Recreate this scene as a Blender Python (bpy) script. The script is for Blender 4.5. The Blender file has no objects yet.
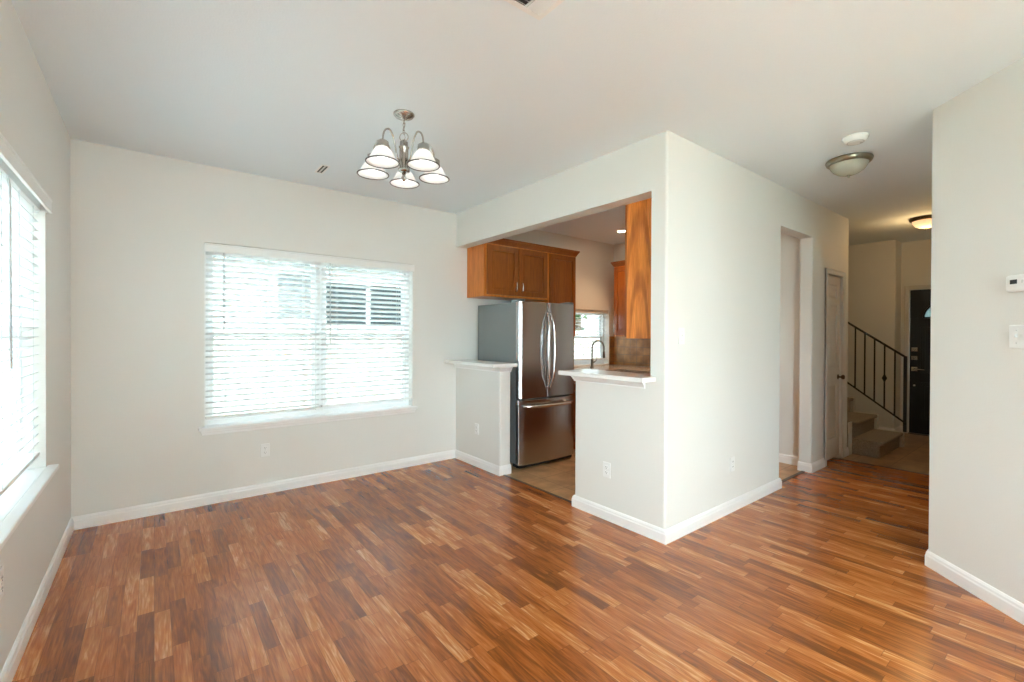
import bpy, bmesh, math, random
from mathutils import Vector, Matrix

# ------------------------------------------------------------------ camera, sky, sun, exposure
sc = bpy.context.scene
COL = sc.collection
EYE = 1.309
YAW, PIT, ROL, FPX, CY = 0.6671, -0.0060, 0.0040, 454.586, 338.037
r_ = Vector((math.cos(YAW), -math.sin(YAW), 0)); F_ = Vector((math.sin(YAW), math.cos(YAW), 0)); U_ = Vector((0, 0, 1))
F2 = math.cos(PIT)*F_ + math.sin(PIT)*U_; U2 = -math.sin(PIT)*F_ + math.cos(PIT)*U_
R2 = math.cos(ROL)*r_ + math.sin(ROL)*U2; U3 = -math.sin(ROL)*r_ + math.cos(ROL)*U2
cam = bpy.data.cameras.new('camera')
cam.sensor_width = 36; cam.sensor_fit = 'HORIZONTAL'
cam.lens = FPX*36/1024; cam.shift_y = -(341-CY)/1024
cam.clip_start = 0.02; cam.clip_end = 200
camo = bpy.data.objects.new('camera', cam); COL.objects.link(camo)
M = Matrix((R2, U3, -F2)).transposed().to_4x4(); M.translation = (0, 0, EYE)
camo.matrix_world = M
sc.camera = camo

w = bpy.data.worlds.new('sky'); sc.world = w; w.use_nodes = True
bg = w.node_tree.nodes['Background']
bg.inputs['Color'].default_value = (0.76, 0.915, 1.0, 1)
bg.inputs['Strength'].default_value = 6.5
sun = bpy.data.lights.new('sun', 'SUN'); sun.energy = 5; sun.angle = 0.02; sun.color = (1, 0.95, 0.88)
suno = bpy.data.objects.new('sun', sun); COL.objects.link(suno)
suno.rotation_euler = (math.radians(38), math.radians(14), 0)      # high in the south, over the roof

sc.view_settings.view_transform = 'Standard'; sc.view_settings.look = 'None'
sc.view_settings.gamma = 1.0; sc.view_settings.use_curve_mapping = False
sc.view_settings.exposure = 2.8
sc.cycles.max_bounces = 14; sc.cycles.diffuse_bounces = 8; sc.cycles.glossy_bounces = 5
sc.cycles.transparent_max_bounces = 12; sc.cycles.transmission_bounces = 6
sc.cycles.sample_clamp_indirect = 6.0
sc.cycles.caustics_reflective = False; sc.cycles.caustics_refractive = False

H = 2.6
X0, Y0, XA, XB, YB, YC = -0.434, 4.182, 2.532, 2.66, 1.646, 1.76

def portal(name, loc, rot, sx, sy):
    l = bpy.data.lights.new(name, 'AREA'); l.shape = 'RECTANGLE'; l.size = sx; l.size_y = sy
    l.energy = 1; l.cycles.is_portal = True
    o = bpy.data.objects.new(name, l); COL.objects.link(o); o.location = loc; o.rotation_euler = rot
R90 = math.pi/2
portal('window_daylight', (1.165, Y0+.20, 1.31), (-R90, 0, 0), 1.9, 1.5)
portal('window_daylight', (X0-.20, 2.42, 1.31), (0, -R90, 0), 1.5, 1.9)
portal('window_daylight', (X0-.20, -2.65, 1.2), (0, -R90, 0), 2.0, 2.4)
portal('window_daylight', (1.0, -4.2, 1.31), (R90, 0, 0), 2.3, 1.6)
portal('window_daylight', (4.56, Y0+.20, 1.3), (-R90, 0, 0), 1.1, 1.0)

# ------------------------------------------------------------------ materials
def newmat(name):
    m = bpy.data.materials.new(name); m.use_nodes = True
    nt = m.node_tree
    return m, nt, nt.nodes['Principled BSDF']
def N(nt, t, **k):
    n = nt.nodes.new(t)
    for a, b in k.items(): setattr(n, a, b)
    return n
def coords(nt, scale=(1, 1, 1), rot=(0, 0, 0)):
    tc = N(nt, 'ShaderNodeTexCoord'); mp = N(nt, 'ShaderNodeMapping')
    mp.inputs['Scale'].default_value = scale; mp.inputs['Rotation'].default_value = rot
    nt.links.new(tc.outputs['Object'], mp.inputs['Vector'])
    return mp.outputs['Vector']
def plain(name, col, rough=.5, metal=0, bump=0, bscale=200, var=0, vscale=3, spec=.5, emis=None, es=0, aniso=None):
    m, nt, b = newmat(name)
    b.inputs['Base Color'].default_value = (*col, 1); b.inputs['Roughness'].default_value = rough
    b.inputs['Metallic'].default_value = metal; b.inputs['Specular IOR Level'].default_value = spec
    v = coords(nt)
    if var:
        n = N(nt, 'ShaderNodeTexNoise'); n.inputs['Scale'].default_value = vscale; n.inputs['Detail'].default_value = 3
        nt.links.new(v, n.inputs['Vector'])
        r = N(nt, 'ShaderNodeValToRGB')
        r.color_ramp.elements[0].position = .3; r.color_ramp.elements[1].position = .7
        r.color_ramp.elements[0].color = (*[c*(1-var) for c in col], 1)
        r.color_ramp.elements[1].color = (*[min(1, c*(1+var)) for c in col], 1)
        nt.links.new(n.outputs['Fac'], r.inputs['Fac']); nt.links.new(r.outputs['Color'], b.inputs['Base Color'])
    if bump:
        n = N(nt, 'ShaderNodeTexNoise'); n.inputs['Scale'].default_value = bscale; n.inputs['Detail'].default_value = 2
        nt.links.new(v, n.inputs['Vector'])
        bp = N(nt, 'ShaderNodeBump'); bp.inputs['Strength'].default_value = bump; bp.inputs['Distance'].default_value = .002
        nt.links.new(n.outputs['Fac'], bp.inputs['Height']); nt.links.new(bp.outputs['Normal'], b.inputs['Normal'])
    if emis:
        b.inputs['Emission Color'].default_value = (*emis, 1); b.inputs['Emission Strength'].default_value = es
    return m

def wood(name, c0, c1, axis='z', rough=.35, scale=1.0, coat=0.0):
    m, nt, b = newmat(name)
    s = {'z': (14, 14, 1.0), 'x': (1.0, 14, 14), 'y': (14, 1.0, 14)}[axis]
    v = coords(nt, tuple(k*scale for k in s))
    n1 = N(nt, 'ShaderNodeTexNoise'); n1.inputs['Scale'].default_value = 1.6; n1.inputs['Detail'].default_value = 5
    n1.inputs['Distortion'].default_value = 1.2
    n2 = N(nt, 'ShaderNodeTexNoise'); n2.inputs['Scale'].default_value = 9; n2.inputs['Detail'].default_value = 4
    nt.links.new(v, n1.inputs['Vector']); nt.links.new(v, n2.inputs['Vector'])
    mx = N(nt, 'ShaderNodeMath', operation='MULTIPLY_ADD'); mx.inputs[1].default_value = .5
    hm = N(nt, 'ShaderNodeMath', operation='MULTIPLY'); hm.inputs[1].default_value = .5
    nt.links.new(n2.outputs['Fac'], hm.inputs[0])
    nt.links.new(n1.outputs['Fac'], mx.inputs[0]); nt.links.new(hm.outputs[0], mx.inputs[2])
    r = N(nt, 'ShaderNodeValToRGB'); r.color_ramp.elements[0].position = .40; r.color_ramp.elements[1].position = .60
    r.color_ramp.elements[0].color = (*c0, 1); r.color_ramp.elements[1].color = (*c1, 1)
    nt.links.new(mx.outputs[0], r.inputs['Fac']); nt.links.new(r.outputs['Color'], b.inputs['Base Color'])
    b.inputs['Roughness'].default_value = rough; b.inputs['Coat Weight'].default_value = coat
    return m

def floor_mat():
    m, nt, b = newmat('laminate_planks'); L = nt.links.new
    tc = N(nt, 'ShaderNodeTexCoord'); sp = N(nt, 'ShaderNodeSeparateXYZ'); L(tc.outputs['Object'], sp.inputs[0])
    def mt(op, a, bb=None, c=None):
        n = N(nt, 'ShaderNodeMath', operation=op)
        for i, q in enumerate((a, bb, c)):
            if q is None: continue
            if isinstance(q, (int, float)): n.inputs[i].default_value = q
            else: L(q, n.inputs[i])
        return n.outputs[0]
    W_, L_ = .060, .40
    u = mt('DIVIDE', sp.outputs['X'], W_); i = mt('FLOOR', u)
    wn = N(nt, 'ShaderNodeTexWhiteNoise', noise_dimensions='1D'); L(i, wn.inputs['W'])
    v = mt('ADD', mt('DIVIDE', sp.outputs['Y'], L_), mt('MULTIPLY', wn.outputs['Value'], 7.3)); j = mt('FLOOR', v)
    cb = N(nt, 'ShaderNodeCombineXYZ'); L(i, cb.inputs[0]); L(j, cb.inputs[1])
    w2 = N(nt, 'ShaderNodeTexWhiteNoise', noise_dimensions='2D'); L(cb.outputs[0], w2.inputs['Vector'])
    rnd = w2.outputs['Value']
    # grain
    gc = N(nt, 'ShaderNodeCombineXYZ')
    L(mt('MULTIPLY', sp.outputs['X'], 34), gc.inputs[0]); L(mt('MULTIPLY', sp.outputs['Y'], 3.2), gc.inputs[1]); L(mt('MULTIPLY', rnd, 60), gc.inputs[2])
    g1 = N(nt, 'ShaderNodeTexNoise'); g1.inputs['Scale'].default_value = 1.0; g1.inputs['Detail'].default_value = 4; g1.inputs['Distortion'].default_value = 1.6
    L(gc.outputs[0], g1.inputs['Vector'])
    gc2 = N(nt, 'ShaderNodeCombineXYZ')
    L(mt('MULTIPLY', sp.outputs['X'], 190), gc2.inputs[0]); L(mt('MULTIPLY', sp.outputs['Y'], 9), gc2.inputs[1]); L(mt('MULTIPLY', rnd, 33), gc2.inputs[2])
    g2 = N(nt, 'ShaderNodeTexNoise'); g2.inputs['Scale'].default_value = 1.0; g2.inputs['Detail'].default_value = 3
    L(gc2.outputs[0], g2.inputs['Vector'])
    t = mt('ADD', mt('MULTIPLY', rnd, .52), mt('ADD', mt('MULTIPLY', mt('SUBTRACT', g1.outputs['Fac'], .5), 1.0), mt('MULTIPLY', mt('SUBTRACT', g2.outputs['Fac'], .5), .65)))
    t = mt('ADD', t, .29)
    r = N(nt, 'ShaderNodeValToRGB'); cr = r.color_ramp
    cr.elements[0].position = 0.0; cr.elements[0].color = (.14, .044, .010, 1)
    cr.elements[1].position = 1.0; cr.elements[1].color = (.76, .40, .17, 1)
    e = cr.elements.new(.3); e.color = (.235, .066, .014, 1)
    e = cr.elements.new(.55); e.color = (.41, .118, .023, 1)
    e = cr.elements.new(.8); e.color = (.56, .195, .050, 1)
    L(t, r.inputs['Fac'])
    # fine seams between strips
    fu = mt('FRACT', u); fv = mt('FRACT', v)
    eu = mt('MINIMUM', fu, mt('SUBTRACT', 1, fu)); ev = mt('MINIMUM', fv, mt('SUBTRACT', 1, fv))
    seam = mt('MAXIMUM', mt('LESS_THAN', eu, .016), mt('LESS_THAN', ev, .003))
    mx = N(nt, 'ShaderNodeMix', data_type='RGBA'); L(mt('MULTIPLY', seam, .45), mx.inputs['Factor'])
    L(r.outputs['Color'], mx.inputs[6]); mx.inputs[7].default_value = (.04, .014, .005, 1)
    L(mx.outputs[2], b.inputs['Base Color'])
    rr = mt('ADD', .18, mt('MULTIPLY', g1.outputs['Fac'], .05)); L(rr, b.inputs['Roughness'])
    b.inputs['Specular IOR Level'].default_value = .7
    bp = N(nt, 'ShaderNodeBump'); bp.inputs['Strength'].default_value = .05; bp.inputs['Distance'].default_value = .001
    L(g2.outputs['Fac'], bp.inputs['Height']); L(bp.outputs['Normal'], b.inputs['Normal'])
    return m

def tile_mat(name, c1, c2, mortar, size, rough=.4, axes='xy', var=6):
    m, nt, b = newmat(name); L = nt.links.new
    tc = N(nt, 'ShaderNodeTexCoord'); sp = N(nt, 'ShaderNodeSeparateXYZ'); L(tc.outputs['Object'], sp.inputs[0])
    cb = N(nt, 'ShaderNodeCombineXYZ')
    ix = {'x': 'X', 'y': 'Y', 'z': 'Z'}
    L(sp.outputs[ix[axes[0]]], cb.inputs[0]); L(sp.outputs[ix[axes[1]]], cb.inputs[1])
    br = N(nt, 'ShaderNodeTexBrick'); br.offset = 0; br.inputs['Scale'].default_value = 1
    br.inputs['Brick Width'].default_value = size; br.inputs['Row Height'].default_value = size
    br.inputs['Mortar Size'].default_value = .004; br.inputs['Mortar'].default_value = (*mortar, 1)
    br.inputs['Color1'].default_value = (*c1, 1); br.inputs['Color2'].default_value = (*c2, 1)
    L(cb.outputs[0], br.inputs['Vector'])
    n = N(nt, 'ShaderNodeTexNoise'); n.inputs['Scale'].default_value = var; n.inputs['Detail'].default_value = 5
    L(tc.outputs['Object'], n.inputs['Vector'])
    mx = N(nt, 'ShaderNodeMix', data_type='RGBA', blend_type='MULTIPLY'); mx.inputs['Factor'].default_value = .75
    r = N(nt, 'ShaderNodeValToRGB'); r.color_ramp.elements[0].position = .3; r.color_ramp.elements[0].color = (.5, .45, .4, 1)
    r.color_ramp.elements[1].position = .68; r.color_ramp.elements[1].color = (1.15, 1.12, 1.1, 1)
    L(n.outputs['Fac'], r.inputs['Fac']); L(br.outputs['Color'], mx.inputs[6]); L(r.outputs['Color'], mx.inputs[7])
    L(mx.outputs[2], b.inputs['Base Color']); b.inputs['Roughness'].default_value = rough
    return m

def glass_mat(name, tint=(1, 1, 1), gl=.06):
    m = bpy.data.materials.new(name); m.use_nodes = True; nt = m.node_tree
    for n in list(nt.nodes): nt.nodes.remove(n)
    o = N(nt, 'ShaderNodeOutputMaterial'); t = N(nt, 'ShaderNodeBsdfTransparent'); g = N(nt, 'ShaderNodeBsdfGlossy')
    t.inputs['Color'].default_value = (*tint, 1); g.inputs['Roughness'].default_value = .02
    mx = N(nt, 'ShaderNodeMixShader'); mx.inputs[0].default_value = gl
    nt.links.new(t.outputs[0], mx.inputs[1]); nt.links.new(g.outputs[0], mx.inputs[2]); nt.links.new(mx.outputs[0], o.inputs[0])
    return m

def steel_mat(name, col, rough=.28):
    m, nt, b = newmat(name)
    b.inputs['Metallic'].default_value = 1; b.inputs['Base Color'].default_value = (*col, 1)
    v = coords(nt, (2, 2, 400))
    n = N(nt, 'ShaderNodeTexNoise'); n.inputs['Scale'].default_value = 1; n.inputs['Detail'].default_value = 2
    nt.links.new(v, n.inputs['Vector'])
    mr = N(nt, 'ShaderNodeMapRange'); mr.inputs['To Min'].default_value = rough-.05; mr.inputs['To Max'].default_value = rough+.07
    nt.links.new(n.outputs['Fac'], mr.inputs['Value']); nt.links.new(mr.outputs[0], b.inputs['Roughness'])
    return m

def slat_mat():
    m = bpy.data.materials.new('blind_vinyl'); m.use_nodes = True; nt = m.node_tree; b = nt.nodes['Principled BSDF']
    b.inputs['Base Color'].default_value = (.82, .83, .82, 1); b.inputs['Roughness'].default_value = .45
    tr = N(nt, 'ShaderNodeBsdfTranslucent'); tr.inputs['Color'].default_value = (.82, .83, .83, 1)
    mx = N(nt, 'ShaderNodeMixShader'); mx.inputs[0].default_value = .06
    nt.links.new(b.outputs[0], mx.inputs[1]); nt.links.new(tr.outputs[0], mx.inputs[2])
    nt.links.new(mx.outputs[0], nt.nodes['Material Output'].inputs[0])
    return m

def shade_mat(name, col, emis, es, transl=.5):
    m = bpy.data.materials.new(name); m.use_nodes = True; nt = m.node_tree; b = nt.nodes['Principled BSDF']
    v = coords(nt)
    n = N(nt, 'ShaderNodeTexNoise'); n.inputs['Scale'].default_value = 14; n.inputs['Detail'].default_value = 3; nt.links.new(v, n.inputs['Vector'])
    r = N(nt, 'ShaderNodeValToRGB'); r.color_ramp.elements[0].color = (*[c*.86 for c in col], 1); r.color_ramp.elements[1].color = (*col, 1)
    nt.links.new(n.outputs['Fac'], r.inputs['Fac']); nt.links.new(r.outputs['Color'], b.inputs['Base Color'])
    b.inputs['Roughness'].default_value = .25
    b.inputs['Emission Color'].default_value = (*emis, 1); b.inputs['Emission Strength'].default_value = es
    tr = N(nt, 'ShaderNodeBsdfTranslucent'); nt.links.new(r.outputs['Color'], tr.inputs['Color'])
    mx = N(nt, 'ShaderNodeMixShader'); mx.inputs[0].default_value = transl
    ad = N(nt, 'ShaderNodeMixShader')
    nt.links.new(b.outputs[0], mx.inputs[1]); nt.links.new(tr.outputs[0], mx.inputs[2])
    nt.links.new(mx.outputs[0], nt.nodes['Material Output'].inputs[0]); nt.nodes.remove(ad)
    return m

WALL = plain('wall_paint', (.77, .77, .74), .6, bump=.25, bscale=160, spec=.3)
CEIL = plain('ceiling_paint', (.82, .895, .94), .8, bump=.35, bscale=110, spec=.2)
TRIM = plain('white_trim_paint', (.87, .87, .865), .28, bump=.05, bscale=60)
CAPM = plain('white_ledge_paint', (.84, .84, .83), .2)
FLOOR = floor_mat()
TILE = tile_mat('kitchen_floor_tile', (.60, .38, .20), (.53, .33, .17), (.35, .22, .12), .31, .35)
FTILE = tile_mat('foyer_floor_tile', (.40, .24, .12), (.34, .20, .10), (.2, .12, .06), .31, .4)
SPLASH = tile_mat('backsplash_stone', (.62, .36, .14), (.50, .29, .12), (.40, .28, .16), .105, .3, 'yz', 9)
SPLASHX = tile_mat('backsplash_stone_back', (.62, .36, .14), (.50, .29, .12), (.40, .28, .16), .105, .3, 'xz', 9)
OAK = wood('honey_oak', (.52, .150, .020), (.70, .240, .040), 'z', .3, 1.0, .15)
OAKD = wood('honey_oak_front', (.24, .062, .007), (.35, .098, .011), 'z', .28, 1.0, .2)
def cathedral(name, c0, c1, cy, cz):
    m = wood(name, c0, c1, 'z', .3, 1.0, .15); nt = m.node_tree; b = nt.nodes['Principled BSDF']; L = nt.links.new
    src = b.inputs['Base Color'].links[0].from_socket
    tc = N(nt, 'ShaderNodeTexCoord'); mp = N(nt, 'ShaderNodeMapping'); mp.vector_type = 'POINT'
    mp.inputs['Location'].default_value = (0, -cy*5.2, -cz*.62); mp.inputs['Scale'].default_value = (0, 5.2, .62)
    L(tc.outputs['Object'], mp.inputs['Vector'])
    wv = N(nt, 'ShaderNodeTexWave', wave_type='RINGS', rings_direction='SPHERICAL'); wv.inputs['Scale'].default_value = 1.25
    wv.inputs['Distortion'].default_value = 2.2; wv.inputs['Detail'].default_value = 3; wv.inputs['Detail Scale'].default_value = 1.4
    L(mp.outputs[0], wv.inputs['Vector'])
    r = N(nt, 'ShaderNodeValToRGB'); r.color_ramp.elements[0].color = (.66, .54, .44, 1); r.color_ramp.elements[0].position = .05
    r.color_ramp.elements[1].color = (1.05, 1.05, 1.05, 1); r.color_ramp.elements[1].position = .45
    L(wv.outputs['Fac'], r.inputs['Fac'])
    mx = N(nt, 'ShaderNodeMix', data_type='RGBA', blend_type='MULTIPLY'); mx.inputs['Factor'].default_value = .8
    L(src, mx.inputs[6]); L(r.outputs['Color'], mx.inputs[7]); L(mx.outputs[2], b.inputs['Base Color'])
    return m
OAKP = cathedral('honey_oak_side_panel', (.62, .185, .022), (.84, .30, .048), .03, -.42)
GRANITE = plain('speckled_counter', (.50, .42, .34), .15, var=.35, vscale=60)
VINYL = plain('window_vinyl', (.84, .85, .85), .35)
SLAT = slat_mat()
VALM = plain('valance_vinyl', (.86, .87, .86), .4)
CORD = plain('cord_white', (.62, .63, .63), .7)
WAND = plain('wand_plastic', (.55, .57, .58), .2)
GLASS = glass_mat('window_glass', (.97, .99, .98))
TINT = glass_mat('tinted_window_glass', (.46, .475, .475))  # left window glass, darkened to hold back its daylight
DIMGLASS = glass_mat('dimmed_window_glass', (.37, .385, .385))  # glass colour darkened to dim the daylight so the slats stay visible
STEEL = steel_mat('stainless_steel', (.50, .50, .51), .22)
STEELH = steel_mat('handle_steel', (.74, .73, .72), .18)
FRSIDE = plain('fridge_side_paint', (.20, .22, .22), .4, bump=.2, bscale=300)
BLACK = plain('black_plastic', (.012, .012, .013), .4)
NICKEL = plain('brushed_nickel', (.48, .45, .41), .25, 1)
DNICKEL = plain('dark_nickel', (.22, .20, .17), .3, 1)
RIMM = plain('shade_rim_bronze', (.07, .06, .055), .4, .4)
PLATE = plain('white_plate_plastic', (.83, .84, .83), .3)
SLOT = plain('socket_dark', (.03, .03, .03), .6)
IRON = plain('black_iron', (.010, .010, .010), .45)
BRONZE = plain('bronze_knob', (.10, .075, .05), .3, .9)
DOORW = plain('white_door_paint', (.70, .69, .66), .35)
DOORB = plain('black_door_paint', (.012, .015, .019), .33, spec=.4)
CARPET = plain('beige_carpet', (.30, .25, .20), .95, bump=1, bscale=260, var=.25, vscale=90)
SHADE = shade_mat('alabaster_shade', (.9, .9, .88), (1, .98, .95), .05, .45)
DOME = shade_mat('frosted_dome', (.62, .62, .52), (1, 1, 1), 0.0, .25)
DOMEL = shade_mat('lit_dome', (.9, .75, .6), (1, .50, .26), .22, .3)
BULB = plain('bulb_glass', (.95, .95, .95), .3, emis=(1, .98, .95), es=1.0)
LED = plain('recessed_lens', (.9, .85, .7), .4, emis=(1, .78, .5), es=14)
FENCEM = wood('cedar_fence', (.40, .36, .31), (.62, .58, .52), 'z', .8, .8)
SIDING = plain('white_siding', (.75, .75, .74), .6, var=.05)
ROOFM = plain('grey_shingle', (.16, .16, .17), .9, var=.3, vscale=20)
NGLASS = plain('dark_window_glass', (.045, .058, .062), .5, spec=.1)
LAWN = plain('lawn', (.16, .20, .11), .95, var=.3, vscale=5)
LEAF = plain('tree_foliage', (.16, .26, .13), .9, var=.4, vscale=6)
BARK = plain('tree_bark', (.20, .15, .11), .9, var=.3)

# ------------------------------------------------------------------ mesh helpers
class MB:
    def __init__(s): s.v = []; s.f = []; s.smooth = []
    def add(s, vs, fs, smooth=False, mat=None):
        n = len(s.v)
        for p in vs:
            p = Vector(p)
            s.v.append(mat @ p if mat else p)
        for f in fs: s.f.append([n+i for i in f]); s.smooth.append(smooth)
        return s
    def box(s, a, b, mat=None):
        (x0, y0, z0), (x1, y1, z1) = a, b
        x0, x1 = min(x0, x1), max(x0, x1); y0, y1 = min(y0, y1), max(y0, y1); z0, z1 = min(z0, z1), max(z0, z1)
        vs = [(x0,y0,z0),(x1,y0,z0),(x1,y1,z0),(x0,y1,z0),(x0,y0,z1),(x1,y0,z1),(x1,y1,z1),(x0,y1,z1)]
        return s.add(vs, [(0,3,2,1),(4,5,6,7),(0,1,5,4),(1,2,6,5),(2,3,7,6),(3,0,4,7)], mat=mat)
    def cbox(s, a, b, c=.003, mat=None):
        """box with chamfered edges"""
        bm = bmesh.new(); bmesh.ops.create_cube(bm, size=1)
        for v in bm.verts:
            v.co = Vector([(a[i]+b[i])/2 + v.co[i]*abs(b[i]-a[i]) for i in range(3)])
        bmesh.ops.bevel(bm, geom=bm.edges[:], offset=c, segments=2, affect='EDGES', profile=.5)
        bm.verts.index_update()
        s.add([v.co.copy() for v in bm.verts], [[v.index for v in f.verts] for f in bm.faces], mat=mat); bm.free(); return s
    def prism(s, pts, z0, z1, mat=None):
        n = len(pts); vs = [(x, y, z0) for x, y in pts] + [(x, y, z1) for x, y in pts]
        fs = [tuple(range(n))[::-1], tuple(range(n, 2*n))] + [(i, (i+1) % n, n+(i+1) % n, n+i) for i in range(n)]
        return s.add(vs, fs, mat=mat)
    def lathe(s, prof, c=(0, 0, 0), seg=32, smooth=True, mat=None):
        vs = []; fs = []; n = len(prof)
        for k in range(seg):
            a = 2*math.pi*k/seg
            for r, z in prof: vs.append((c[0]+r*math.cos(a), c[1]+r*math.sin(a), c[2]+z))
        for k in range(seg):
            for i in range(n-1):
                a, b = k*n+i, ((k+1) % seg)*n+i
                fs.append((a, b, b+1, a+1))
        return s.add(vs, fs, smooth, mat)
    def tube(s, pts, r, seg=10, closed=False, cap=True, mat=None):
        pts = [Vector(p) for p in pts]; n = len(pts); rr = r if isinstance(r, (list, tuple)) else [r]*n
        vs = []; fs = []; up = None
        for i, p in enumerate(pts):
            a = pts[(i-1) % n] if (closed or i > 0) else p; b = pts[(i+1) % n] if (closed or i < n-1) else p
            t = (b-a).normalized()
            if up is None:
                up = Vector((0, 0, 1)) if abs(t.z) < .9 else Vector((1, 0, 0))
            x = t.cross(up)
            if x.length < 1e-6: x = t.orthogonal()
            x.normalize(); y = x.cross(t).normalized(); up = y
            for k in range(seg):
                q = 2*math.pi*k/seg
                vs.append(p + (x*math.cos(q)+y*math.sin(q))*rr[i])
        m = n if closed else n-1
        for i in range(m):
            for k in range(seg):
                a = i*seg+k; b = i*seg+(k+1) % seg; c = ((i+1) % n)*seg+(k+1) % seg; d = ((i+1) % n)*seg+k
                fs.append((a, b, c, d))
        if cap and not closed:
            fs.append(tuple(range(seg))[::-1]); fs.append(tuple(range((n-1)*seg, n*seg)))
        return s.add(vs, fs, True, mat)
    def cyl(s, a, b, r, seg=20, mat=None): return s.tube([a, b], r, seg, mat=mat)
    def sweep(s, path, prof, side=1, closed=False):
        """prof: (out, z) pairs, closed outline, swept along a horizontal path with mitred corners; out is to the left*side"""
        P = [Vector((*p, 0)) for p in path]; n = len(P); m = len(prof); vs = []; fs = []
        for i in range(n):
            d1 = (P[i]-P[i-1]).normalized() if (i > 0 or closed) else None
            d2 = (P[(i+1) % n]-P[i]).normalized() if (i < n-1 or closed) else None
            if d1 is None: d1 = d2
            if d2 is None: d2 = d1
            n1 = Vector((-d1.y, d1.x, 0))*side; n2 = Vector((-d2.y, d2.x, 0))*side
            bb = (n1+n2); bb.normalize(); k = 1/max(.3, bb.dot(n1))
            for o, z in prof: vs.append(P[i]+bb*o*k+Vector((0, 0, z)))
        for i in range(n if closed else n-1):
            for j in range(m):
                a = i*m+j; b = i*m+(j+1) % m; c = ((i+1) % n)*m+(j+1) % m; d = ((i+1) % n)*m+j
                fs.append((a, b, c, d))
        if not closed: fs.append(tuple(range(m))); fs.append(tuple(range((n-1)*m, n*m))[::-1])
        return s.add(vs, fs)

def wloc(o):
    v = Vector((0, 0, 0))
    while o is not None: v += o.location; o = o.parent
    return v
def obj(name, mb, mat, parent=None, bevel=0, seg=2):
    off = wloc(parent)
    me = bpy.data.meshes.new(name); me.from_pydata([v-off for v in mb.v], [], mb.f); me.validate()
    bm = bmesh.new(); bm.from_mesh(me); bmesh.ops.recalc_face_normals(bm, faces=bm.faces[:]); bm.to_mesh(me); bm.free()
    if len(me.polygons) == len(mb.smooth):
        me.polygons.foreach_set('use_smooth', mb.smooth)
    me.materials.append(mat)
    o = bpy.data.objects.new(name, me); COL.objects.link(o)
    if parent is not None: o.parent = parent
    if bevel:
        b = o.modifiers.new('edge', 'BEVEL'); b.width = bevel; b.segments = seg; b.limit_method = 'ANGLE'; b.angle_limit = .6
    return o
def thing(name, label, cat, loc=(0, 0, 0), group=None):
    o = bpy.data.objects.new(name, None); COL.objects.link(o); o.location = loc; o.empty_display_size = .1
    o['label'] = label; o['category'] = cat
    if group: o['group'] = group
    return o
def tag(o, label, cat, group=None, kind=None):
    o['label'] = label; o['category'] = cat
    if group: o['group'] = group
    if kind: o['kind'] = kind
    return o
def struct(name, mb, mat, parent=None, bevel=0):
    o = obj(name, mb, mat, parent, bevel)
    if parent is None: o['kind'] = 'structure'
    return o
def sroot(name, loc=(0, 0, 0)):
    o = bpy.data.objects.new(name, None); COL.objects.link(o); o.location = loc; o['kind'] = 'structure'; return o
def copy_tree(o, loc, rotz, label, group=None):
    c = o.copy(); COL.objects.link(c); c.location = loc; c.rotation_euler = (0, 0, rotz); c['label'] = label
    if group: c['group'] = group
    for ch in [q for q in bpy.data.objects if q.parent == o]:
        d = ch.copy(); COL.objects.link(d); d.parent = c
        for g in [q for q in bpy.data.objects if q.parent == ch]:
            e = g.copy(); COL.objects.link(e); e.parent = d
    return c
def arc(cx, cy, r, a0, a1, n=6):
    return [(cx+r*math.cos(math.radians(a0+(a1-a0)*i/n)), cy+r*math.sin(math.radians(a0+(a1-a0)*i/n))) for i in range(n+1)]
def rounded(pts, rad, n=6):
    """round the corners whose radius is not 0"""
    out = []; m = len(pts)
    for i, p in enumerate(pts):
        r = rad.get(i, 0)
        if not r: out.append(p); continue
        P = Vector(p); a = (Vector(pts[i-1])-P).normalized(); b = (Vector(pts[(i+1) % m])-P).normalized()
        h = a.angle(b)/2; d = r/math.tan(h); C = P+(a+b).normalized()*(r/math.sin(h))
        s = P+a*d-C; e = P+b*d-C; a0 = math.atan2(s.y, s.x); a1 = math.atan2(e.y, e.x)
        da = (a1-a0+math.pi) % (2*math.pi)-math.pi
        for k in range(n+1):
            t = a0+da*k/n; out.append((C.x+r*math.cos(t), C.y+r*math.sin(t)))
    return out

# ------------------------------------------------------------------ the shell
def wall_with_holes(axis, c0, c1, u0, u1, holes, z1=H, z0=-.02):
    """a wall slab between c0 and c1 on its thin axis, u0..u1 along, with rectangular holes (ua,ub,za,zb)"""
    mb = MB()
    us = sorted({u0, u1, *[h[0] for h in holes], *[h[1] for h in holes]})
    for a, b in zip(us, us[1:]):
        hs = sorted([(h[2], h[3]) for h in holes if h[0] <= a+1e-6 and h[1] >= b-1e-6]); z = z0
        for za, zb in hs + [(z1, z1)]:
            if za > z+1e-6:
                mb.box((c0, a, z), (c1, b, za)) if axis == 'x' else mb.box((a, c0, z), (b, c1, za))
            z = zb
    return mb
WB = (.303, 2.030, .595, 2.012)           # back window opening
WL = (1.56, 3.292, .625, 1.985)           # left window
WL_ADDED = (-3.8, -1.5, .30, 2.15)             # unseen window added down the left wall to let in daylight
WS_ADDED = (.8, 1.5, .9, 2.05)                # window added behind the camera as an extra daylight source
WK = (4.10, 5.03, .915, 1.658)            # kitchen window
struct('wall_left', wall_with_holes('x', X0-.16, X0, -4.16, Y0+.16, [WL, WL_ADDED]), WALL)
struct('wall_back', wall_with_holes('y', Y0, Y0+.16, X0, 8.3, [WB, WK]), WALL)
struct('wall_behind', wall_with_holes('y', -4.16, -4.0, X0, 2.5, [WS_ADDED]), WALL)

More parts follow.
